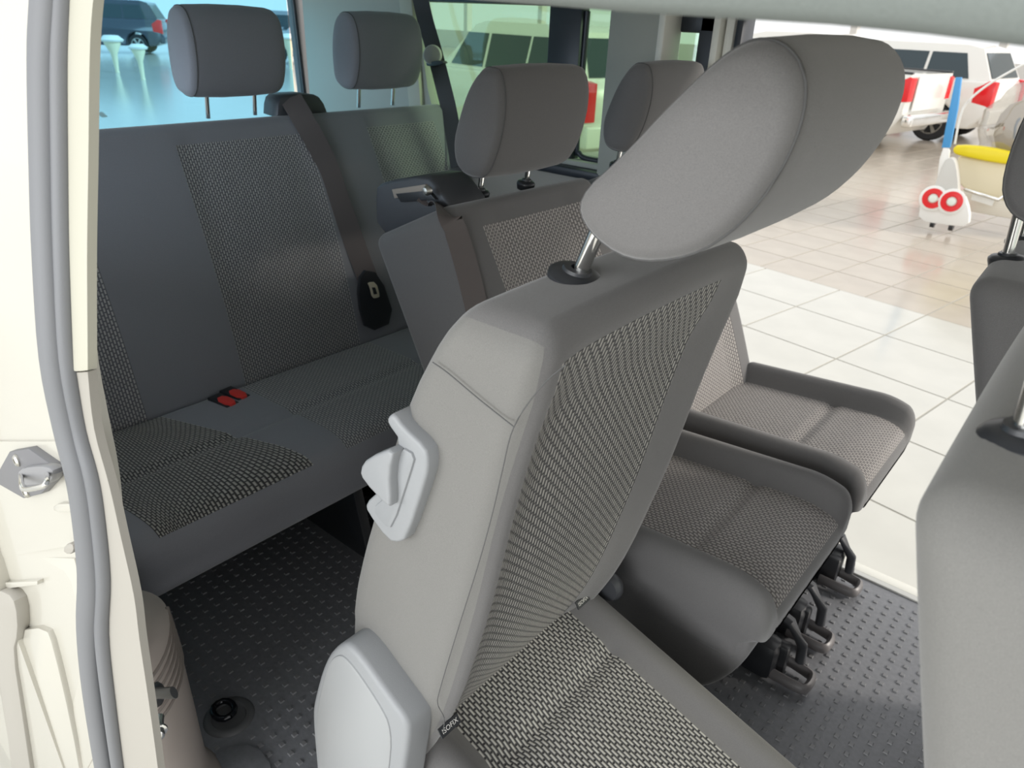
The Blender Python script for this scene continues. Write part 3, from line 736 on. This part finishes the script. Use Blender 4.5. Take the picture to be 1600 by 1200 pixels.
for i in range(-22, 12):
    for j in range(0, 20):
        u = U0 + (i + .5) * PB; v = VB + (j + .5) * PB; x, y = uv2xy(u, v)
        if seen(x, y, ZS) and cnt < 295:
            o = bpy.data.objects.new('tile', tb_); COL.objects.link(o); o.location = (x, y, ZS); o.parent = sf; cnt += 1
        else: rest_b.append((u, v))
def tilefield(name, u0, u1, v0, v1, p, m, skip=None):
    bm = bmesh.new()
    bm.faces.new([bm.verts.new((*uv2xy(a, b), ZS - .0015)) for a, b in ((u0, v0), (u1, v0), (u1, v1), (u0, v1))])
    return tag(fin(name, bm, m, sf, False), kind='stuff')
def gridmat(name, base, p, u0, v0, rough):
    m = mat(name, base, rough); n, l, pr = nodes(m)
    tc = n.new('ShaderNodeTexCoord'); mp = n.new('ShaderNodeMapping'); mp.vector_type = 'POINT'; mp.inputs['Rotation'].default_value = (0, 0, th); 
    l.new(tc.outputs['Object'], mp.inputs[0])
    b = n.new('ShaderNodeTexBrick'); b.offset = 0; b.inputs['Scale'].default_value = 1; b.inputs['Brick Width'].default_value = p; b.inputs['Row Height'].default_value = p
    b.inputs['Mortar Size'].default_value = .004; b.inputs['Color1'].default_value = (*base, 1); b.inputs['Color2'].default_value = (*base, 1); b.inputs['Mortar'].default_value = (.45, .43, .39, 1)
    l.new(mp.outputs[0], b.inputs[0]); l.new(b.outputs['Color'], pr.inputs['Base Color']); return m
TWG = gridmat('tile_field_white', (.55, .54, .49), PW, 0, 0, .16); TBG = gridmat('tile_field_beige', (.45, .40, .335), PB, 0, 0, .2)
bm = bmesh.new()
for u, v in rest_w:
    s = PW / 2 - .004; bm.faces.new([bm.verts.new((*uv2xy(u + a * s, v + b * s), ZS)) for a, b in ((-1, -1), (1, -1), (1, 1), (-1, 1))])
for u, v in []: pass
tag(fin('tile_field', bm, TILEW, sf, False), kind='stuff')
bm = bmesh.new()
for u, v in rest_b:
    s = PB / 2 - .003; bm.faces.new([bm.verts.new((*uv2xy(u + a * s, v + b * s), ZS)) for a, b in ((-1, -1), (1, -1), (1, 1), (-1, 1))])
tag(fin('tile_field', bm, TILEB, sf, False), kind='stuff')
tilefield('tile_field', -60, 30, VB + 20 * PB, 70, PB, TBG)
tilefield('tile_field', -60, 30, -30, V0 - 3 * PW, PW, TWG)
tilefield('tile_field', -60, U0 - 7 * PW, V0 - 3 * PW, VB + 20 * PB, PW, TWG)
tilefield('tile_field', U0 + 6 * PW, 30, V0 - 3 * PW, VB, PW, TWG)
# mark on the floor behind the van
fm = prism('floor_marking', [atz(x, y, ZS + .001) for x, y in ((150, 176), (160, 175), (168, 182), (160, 183))], (0, 0, .003), mat('marking_brown', (.25, .18, .14), .6)); tag(fm, 'small brown slanted mark on the bright floor behind the rear glass', 'floor mark')
# showroom walls with window bands
def wallseg(name, lo, hi, m): return tag(box(name, lo, hi, m), kind='structure')
WL = mat('showroom_wall', (.72, .70, .66), .8)
wallseg('wall_back', (-55, 38, ZS), (28, 38.3, ZS + 1.0), WL); wallseg('wall_back', (-55, 38, 5.2), (28, 38.3, 6.5), WL)
for x in range(-54, 28, 6): wallseg('trim_40', (x, 37.9, ZS), (x + .3, 38.35, 5.4), WL)

# ---- vehicles
def wheel(parent, x, y, z, r, side):
    t = lathe('tyre', (x, y, z), (0, side, 0), [(r * .62, -.10), (r * .93, -.10), (r, -.07), (r, .07), (r * .93, .10), (r * .66, .10), (r * .62, .05)], TYRE, parent, n=28)
    bm = bmesh.new(); lathe_bm(bm, (x, y, z), (0, side, 0), [(r * .64, .04), (r * .66, .085), (r * .60, .085), (r * .57, .05), (.0, .04)], 24)
    fin('rim', bm, STEEL, t, True, 40)
    bm = bmesh.new()
    for k in range(6):
        a = k * math.pi / 3; d = Vector((math.cos(a), 0, math.sin(a))); e = Vector((-math.sin(a), 0, math.cos(a))); c = Vector((x, y + side * .06, z))
        prism_bm(bm, [c + d * r * .08 - e * .02, c + d * r * .6 - e * .035, c + d * r * .6 + e * .035, c + d * r * .08 + e * .02], (0, side * .03, 0))
    fin('spokes', bm, STEEL, t, True, 30)
def car(name, loc, yaw, label, paint, kind='suv', wheels=True, group=None, L=4.7, Wc=1.84, Ht=1.75, arch=.37):
    """built around its own origin: rear bumper centre at x=0, nose towards -x, ground z=0"""
    t = thing(name, (0, 0, 0), label, 'car', group)
    hw = Wc / 2; sc = Ht / 1.75
    if kind == 'pickup':
        low = [(-.02, .62), (-.02, 1.28), (-1.62, 1.30), (-1.66, 1.30), (-3.9, 1.28), (-L + .6, 1.12), (-L + .08, .98), (-L, .75), (-L + .03, .42)]
        gh = [(-1.70, 1.26), (-1.78, 1.78), (-2.05, 1.83), (-2.95, 1.82), (-3.25, 1.76), (-3.95, 1.27)]
    else:
        low = [(-.03, .55), (0, .75), (-.02, 1.05), (-.1, 1.15), (-3.4, 1.12), (-L + .5, 1.02), (-L + .05, .88), (-L, .65), (-L + .05, .40)]
        gh = [(-.10, 1.12), (-.42, 1.68), (-.7, 1.745), (-2.5, 1.75), (-2.75, 1.70), (-3.5, 1.10)]
    rw = -1.15 if kind == 'pickup' else -.95; fw = -L + .85
    bot = [(-L + .3, .28)]
    for wx in (fw, rw):
        bot += [(wx - arch - .04, .28)] + [(wx - (arch + .03) * math.cos(a), .34 + (arch + .03) * math.sin(a)) for a in [math.pi * k / 8 for k in range(9)]] + [(wx + arch + .04, .28)]
    bot += [(-.25, .30)]
    out = low[::1] + bot
    out = [(x, z * sc) for x, z in out]
    # body: three-slice loft for tumblehome
    bm = bmesh.new(); slices = []
    for y, s in ((-hw + .0, 0), (hw, 0)):
        slices.append([bm.verts.new((x, y, z)) for x, z in out])
    n = len(out)
    for k in range(n): bm.faces.new((slices[0][k], slices[1][k], slices[1][(k + 1) % n], slices[0][(k + 1) % n]))
    f0 = bm.faces.new(slices[0]); f1_ = bm.faces.new(slices[1][::-1])
    bmesh.ops.recalc_face_normals(bm, faces=bm.faces)
    bmesh.ops.bevel(bm, geom=list(set(f0.edges) | set(f1_.edges)), offset=.05, segments=3, profile=.5, affect='EDGES', clamp_overlap=True)
    bd = fin('body', bm, paint, t, True, 35)
    # cabin: pillars/roof in paint, glass inset
    def cab(ins, zscale, mt, nm, grow=0):
        bm = bmesh.new(); A_ = []; B = []
        zt = max(z for _, z in gh)
        for x, z in gh:
            k = (z - 1.1) / (zt - 1.1); yy = hw - .06 - .17 * max(0, k) - ins
            A_.append(bm.verts.new((x, -yy, (z + grow) * sc))); B.append(bm.verts.new((x, yy, (z + grow) * sc)))
        n_ = len(gh)
        for k in range(n_): bm.faces.new((A_[k], B[k], B[(k + 1) % n_], A_[(k + 1) % n_]))
        bm.faces.new(A_); bm.faces.new(B[::-1]); return fin(nm, bm, mt, t, True, 30)
    cab(.0, 1, paint, 'cabin')
    # side windows, rear and front screens
    zt = max(z for _, z in gh)
    xs = [(-1.85, -2.62), (-2.70, -3.62)] if kind == 'pickup' else [(-.50, -1.30), (-1.36, -2.28), (-2.36, -3.20)]
    for s in (-1, 1):
        for a, b_ in xs:
            def yy(z): return s * (hw - .06 - .17 * max(0, (z - 1.1) / (zt - 1.1)) + .004)
            z0, z1 = (1.30, 1.68) if kind == 'pickup' else (1.17, 1.60)
            top_b = b_ + (.32 if b_ < -3.1 else 0); top_a = a - (.18 if a > -.6 else 0)
            P = [Vector((x, yy(z), z * sc)) for x, z in ((a, z0), (b_, z0), (top_b, z1), (top_a, z1))]
            prism('side_window', P, (0, s * .008, 0), CGLASS, t, 0)
    g0, g1 = gh[0], gh[1]
    d = Vector((g1[0] - g0[0], 0, g1[1] - g0[1])); nn = Vector((d.z, 0, -d.x)).normalized() * (1 if True else 1)
    def rp(u, y): return Vector((g0[0] + d.x * u, y, (g0[1] + d.z * u) * sc)) + nn * .004
    prism('rear_window', [rp(.12, -hw + .18), rp(.12, hw - .18), rp(.88, hw - .27), rp(.88, -hw + .27)], nn * .01, CGLASS, t)
    g0, g1 = gh[-1], gh[-2]; d2 = Vector((g1[0] - g0[0], 0, g1[1] - g0[1])); n2 = Vector((-d2.z, 0, d2.x)).normalized()
    def fp(u, y): return Vector((g0[0] + d2.x * u, y, (g0[1] + d2.z * u) * sc)) + n2 * .004
    prism('windscreen', [fp(.08, -hw + .15), fp(.08, hw - .15), fp(.92, hw - .27), fp(.92, -hw + .27)], n2 * .01, CGLASS, t)
    for s in (-1, 1):
        y0 = s * (hw + .003)
        if kind == 'pickup':
            prism('tail_lamp', [Vector((x, y0, z * sc)) for x, z in ((.01, 1.22), (-.04, 1.24), (-.12, 1.20), (-.42, .86), (-.12, .84), (.01, .86))], (0, -s * .22, 0), LAMP, t, .01)
        else:
            prism('tail_lamp', [Vector((x, y0, z * sc)) for x, z in ((.02, 1.14), (-.10, 1.16), (-.34, 1.02), (-.32, .76), (.02, .70))], (0, -s * .20, 0), LAMP, t, .02)
        for wx in (fw, rw): wheel(t, wx, s * (hw - .12), arch * .97, arch * .97, s)
    if kind == 'pickup':
        bm = bmesh.new(); bx(bm, (-.02, -hw + .02, .46 * sc), (.16, hw - .02, .66 * sc), .04, 3); fin('bumper', bm, CHROME, t, True, 35)
        box('tailgate', (.0, -hw + .26, .70 * sc), (.025, hw - .26, 1.25 * sc), paint, t, .01)
        box('bed_rail', (-1.6, -hw + .02, 1.28 * sc), (-.02, -hw + .10, 1.315 * sc), PBLK, t, .01)
        box('bed_rail', (-1.6, hw - .10, 1.28 * sc), (-.02, hw - .02, 1.315 * sc), PBLK, t, .01)
    else:
        bm = bmesh.new(); bx(bm, (-.12, -hw + .04, .38 * sc), (.05, hw - .04, .66 * sc), .04, 3); fin('bumper', bm, paint, t, True, 35)
    t.location = (loc[0], loc[1], ZS); t.rotation_euler = (0, 0, yaw)
    return t
car('pickup_truck', (aty(1432, 150, 14.2).x, 15.1), math.radians(-8), 'white pickup truck with red tail lamp and chrome bumper, beyond the far door', WHITEP, 'pickup', L=5.3)
car('parked_car', (aty(1575, 110, 16.8).x, 17.7), math.radians(-8), 'white car with tall red tail lamp at the top right corner', WHITEP, 'suv', L=4.9)
car('pickup_truck', (-5.6, 24.5), math.radians(6), 'distant white pickup truck half hidden behind the nearest white pickup', WHITEP, 'pickup', L=5.2)
car('parked_car', (aty(936, 150, 7.9).x, 8.8), math.radians(-14), 'white car with red tail lamp seen through the green side windows', WHITEP, 'suv', L=4.9, Ht=1.80)
car('parked_car', (-31.4, 15.9), math.radians(52), 'dark navy car with alloy wheel seen through the rear glass', NAVYP, 'suv', L=5.0, Ht=1.9)
car('parked_car', (-27.5, 21.0), math.radians(40), 'pale grey car with red tail lamp, behind the navy car', GREYP, 'suv')
car('parked_car', (-24.0, 20.5), math.radians(60), 'grey blue car half hidden by the left rear headrest', GREYP, 'suv')

# ---- blue post stand with round red lamps, and the wrapped buggy
Yp = 8.8
sp = thing('lamp_stand', (-1.5, Yp, ZS), 'white wheeled stand with blue post and two round red lamps', 'stand')
prism('post_sleeve', ([aty(x, y, Yp) for x, y in ((1493, 121), (1502, 121), (1496, 170), (1484, 231), (1471, 231), (1483, 170))]), (0, .06, 0), BLUE, sp, .008)
prism('post', rounded([aty(x, y, Yp) for x, y in ((1470, 231), (1484, 231), (1482, 250), (1470, 300), (1462, 300))], 1), (0, .05, 0), WHT, sp, .005)
prism('stand_body', rounded([aty(x, y, Yp - .03) for x, y in ((1474, 252), (1484, 246), (1492, 250), (1496, 272), (1498, 308), (1456, 306), (1460, 290))], 1), (0, .12, 0), mat('stand_grey', (.62, .61, .57), .5), sp, .01)
prism('base_board', rounded([aty(x, y, Yp - .05) for x, y in ((1444, 300), (1452, 296), (1505, 302), (1515, 330), (1513, 355), (1480, 352), (1434, 345), (1438, 318))], 1), (0, .10, 0), WHT, sp, .01)
for (px, py) in ((1458, 310), (1487, 315)):
    c = aty(px, py, Yp - .06)
    l_ = lathe('round_lamp', c, (.1, -1, .1), [(.0, -.02), (.125, -.02), (.13, 0), (.115, .01), (0, .01)], WHT, sp)
    lathe('red_ring', c, (.1, -1, .1), [(.0, .01), (.103, .01), (.10, .022), (.055, .024), (.05, .012)], LAMP, l_)
    lathe('lamp_centre', c, (.1, -1, .1), [(.0, .012), (.048, .012), (.035, .03), (0, .034)], mat('lamp_clear', (.75, .8, .72), .3), l_)
    lathe('wheel', aty(px, py + 38, Yp + .02), (1, 0, 0), [(0, -.02), (.05, -.02), (.05, .02), (0, .02)], PBLK, sp)
bg2 = thing('wrapped_buggy', (-.9, 9.6, ZS), 'cream buggy with yellow pad, wrapped in clear plastic film', 'vehicle')
q = lambda x, y, Y=9.3: aty(x, y, Y)
prism('buggy_body', rounded([q(x, y) for x, y in ((1494, 240), (1530, 250), (1640, 262), (1640, 330), (1560, 312), (1500, 296), (1496, 270))], 2), (0, 1.2, 0), CREAM, bg2, .03, 3)
prism('yellow_pad', rounded([q(x, y, 9.22) for x, y in ((1488, 232), (1496, 226), (1545, 230), (1590, 240), (1591, 258), (1560, 256), (1500, 244), (1489, 240))], 1), (0, .12, 0), YELL, bg2, .03, 3)
prism('tail_panel', [q(x, y, 9.25) for x, y in ((1502, 298), (1600, 322), (1640, 332), (1640, 352), (1600, 345), (1512, 330))], (0, .3, 0), mat('panel_cream', (.75, .70, .60), .4), bg2, .01)
prism('number_plate', [q(x, y, 9.18) for x, y in ((1519, 303), (1554, 312), (1550, 322), (1517, 312))], (0, .02, 0), WHT, bg2)
prism('reflector', [q(x, y, 9.18) for x, y in ((1503, 320), (1515, 321), (1515, 326), (1504, 325))], (0, .02, 0), LAMP, bg2)
tube('bumper_bar', [q(1508, 296, 9.15), q(1560, 312, 9.12), q(1578, 300, 9.15), q(1590, 285, 9.2)], .02, CHROME, bg2)
# seat hump under the film
bm = bmesh.new(); bmesh.ops.create_icosphere(bm, subdivisions=3, radius=1)
for v in bm.verts: v.co = Vector((-.84 + v.co.x * .52, 9.85 + v.co.y * .5, .42 + v.co.z * .42 + .05 * math.sin(v.co.x * 5)))
fin('seat_hump', bm, mat('hump_tan', (.52, .46, .38), .6), bg2)
bm = bmesh.new(); bmesh.ops.create_icosphere(bm, subdivisions=4, radius=1)
for v in bm.verts:
    wob = 1 + .03 * math.sin(v.co.x * 13 + v.co.z * 7) + .025 * math.sin(v.co.z * 17 - v.co.x * 9)
    v.co = Vector((-.82 + v.co.x * .68 * wob, 9.80 + v.co.y * .58, .43 + v.co.z * .62 * wob))
fin('plastic_film', bm, FILM, bg2)
tube('canopy_frame', smooth_path([q(1492, 225), q(1505, 170), q(1540, 135), q(1600, 100)], 5), .012, WHT, bg2)
# solid tapered shapes standing in for light reflections near the navy car
for (px, py, s, lab) in ((175, 66, 1.0, 'white topped tapered patch of reflected light, built solid, in front of the navy car, leftmost'), (216, 78, .75, 'smaller white topped tapered patch of reflected light, built solid, by the alloy wheel of the navy car'), (451, 62, 1.0, 'white topped tapered patch of reflected light, built solid, between rear headrest and tailgate frame')):
    b0 = atz(px + 2, py + 46, ZS); c = aty(px, py, b0.y); pd = thing('reflection', (c.x, c.y, ZS), lab, 'reflection')
    z0 = ZS; zt = c.z + .02
    lathe('light_taper', (c.x, c.y, z0), (0, 0, 1), [(.06, 0), (.05, .06), (.09 * s, (zt - z0) * .6), (.22 * s, (zt - z0) * .93), (.22 * s, (zt - z0))], CREAM, pd, n=12)
    lathe('top', (c.x, c.y, zt), (0, 0, 1), [(0, 0), (.30 * s, 0), (.34 * s, .05), (.2 * s, .16 * s), (0, .17 * s)], WHT, pd, n=8)
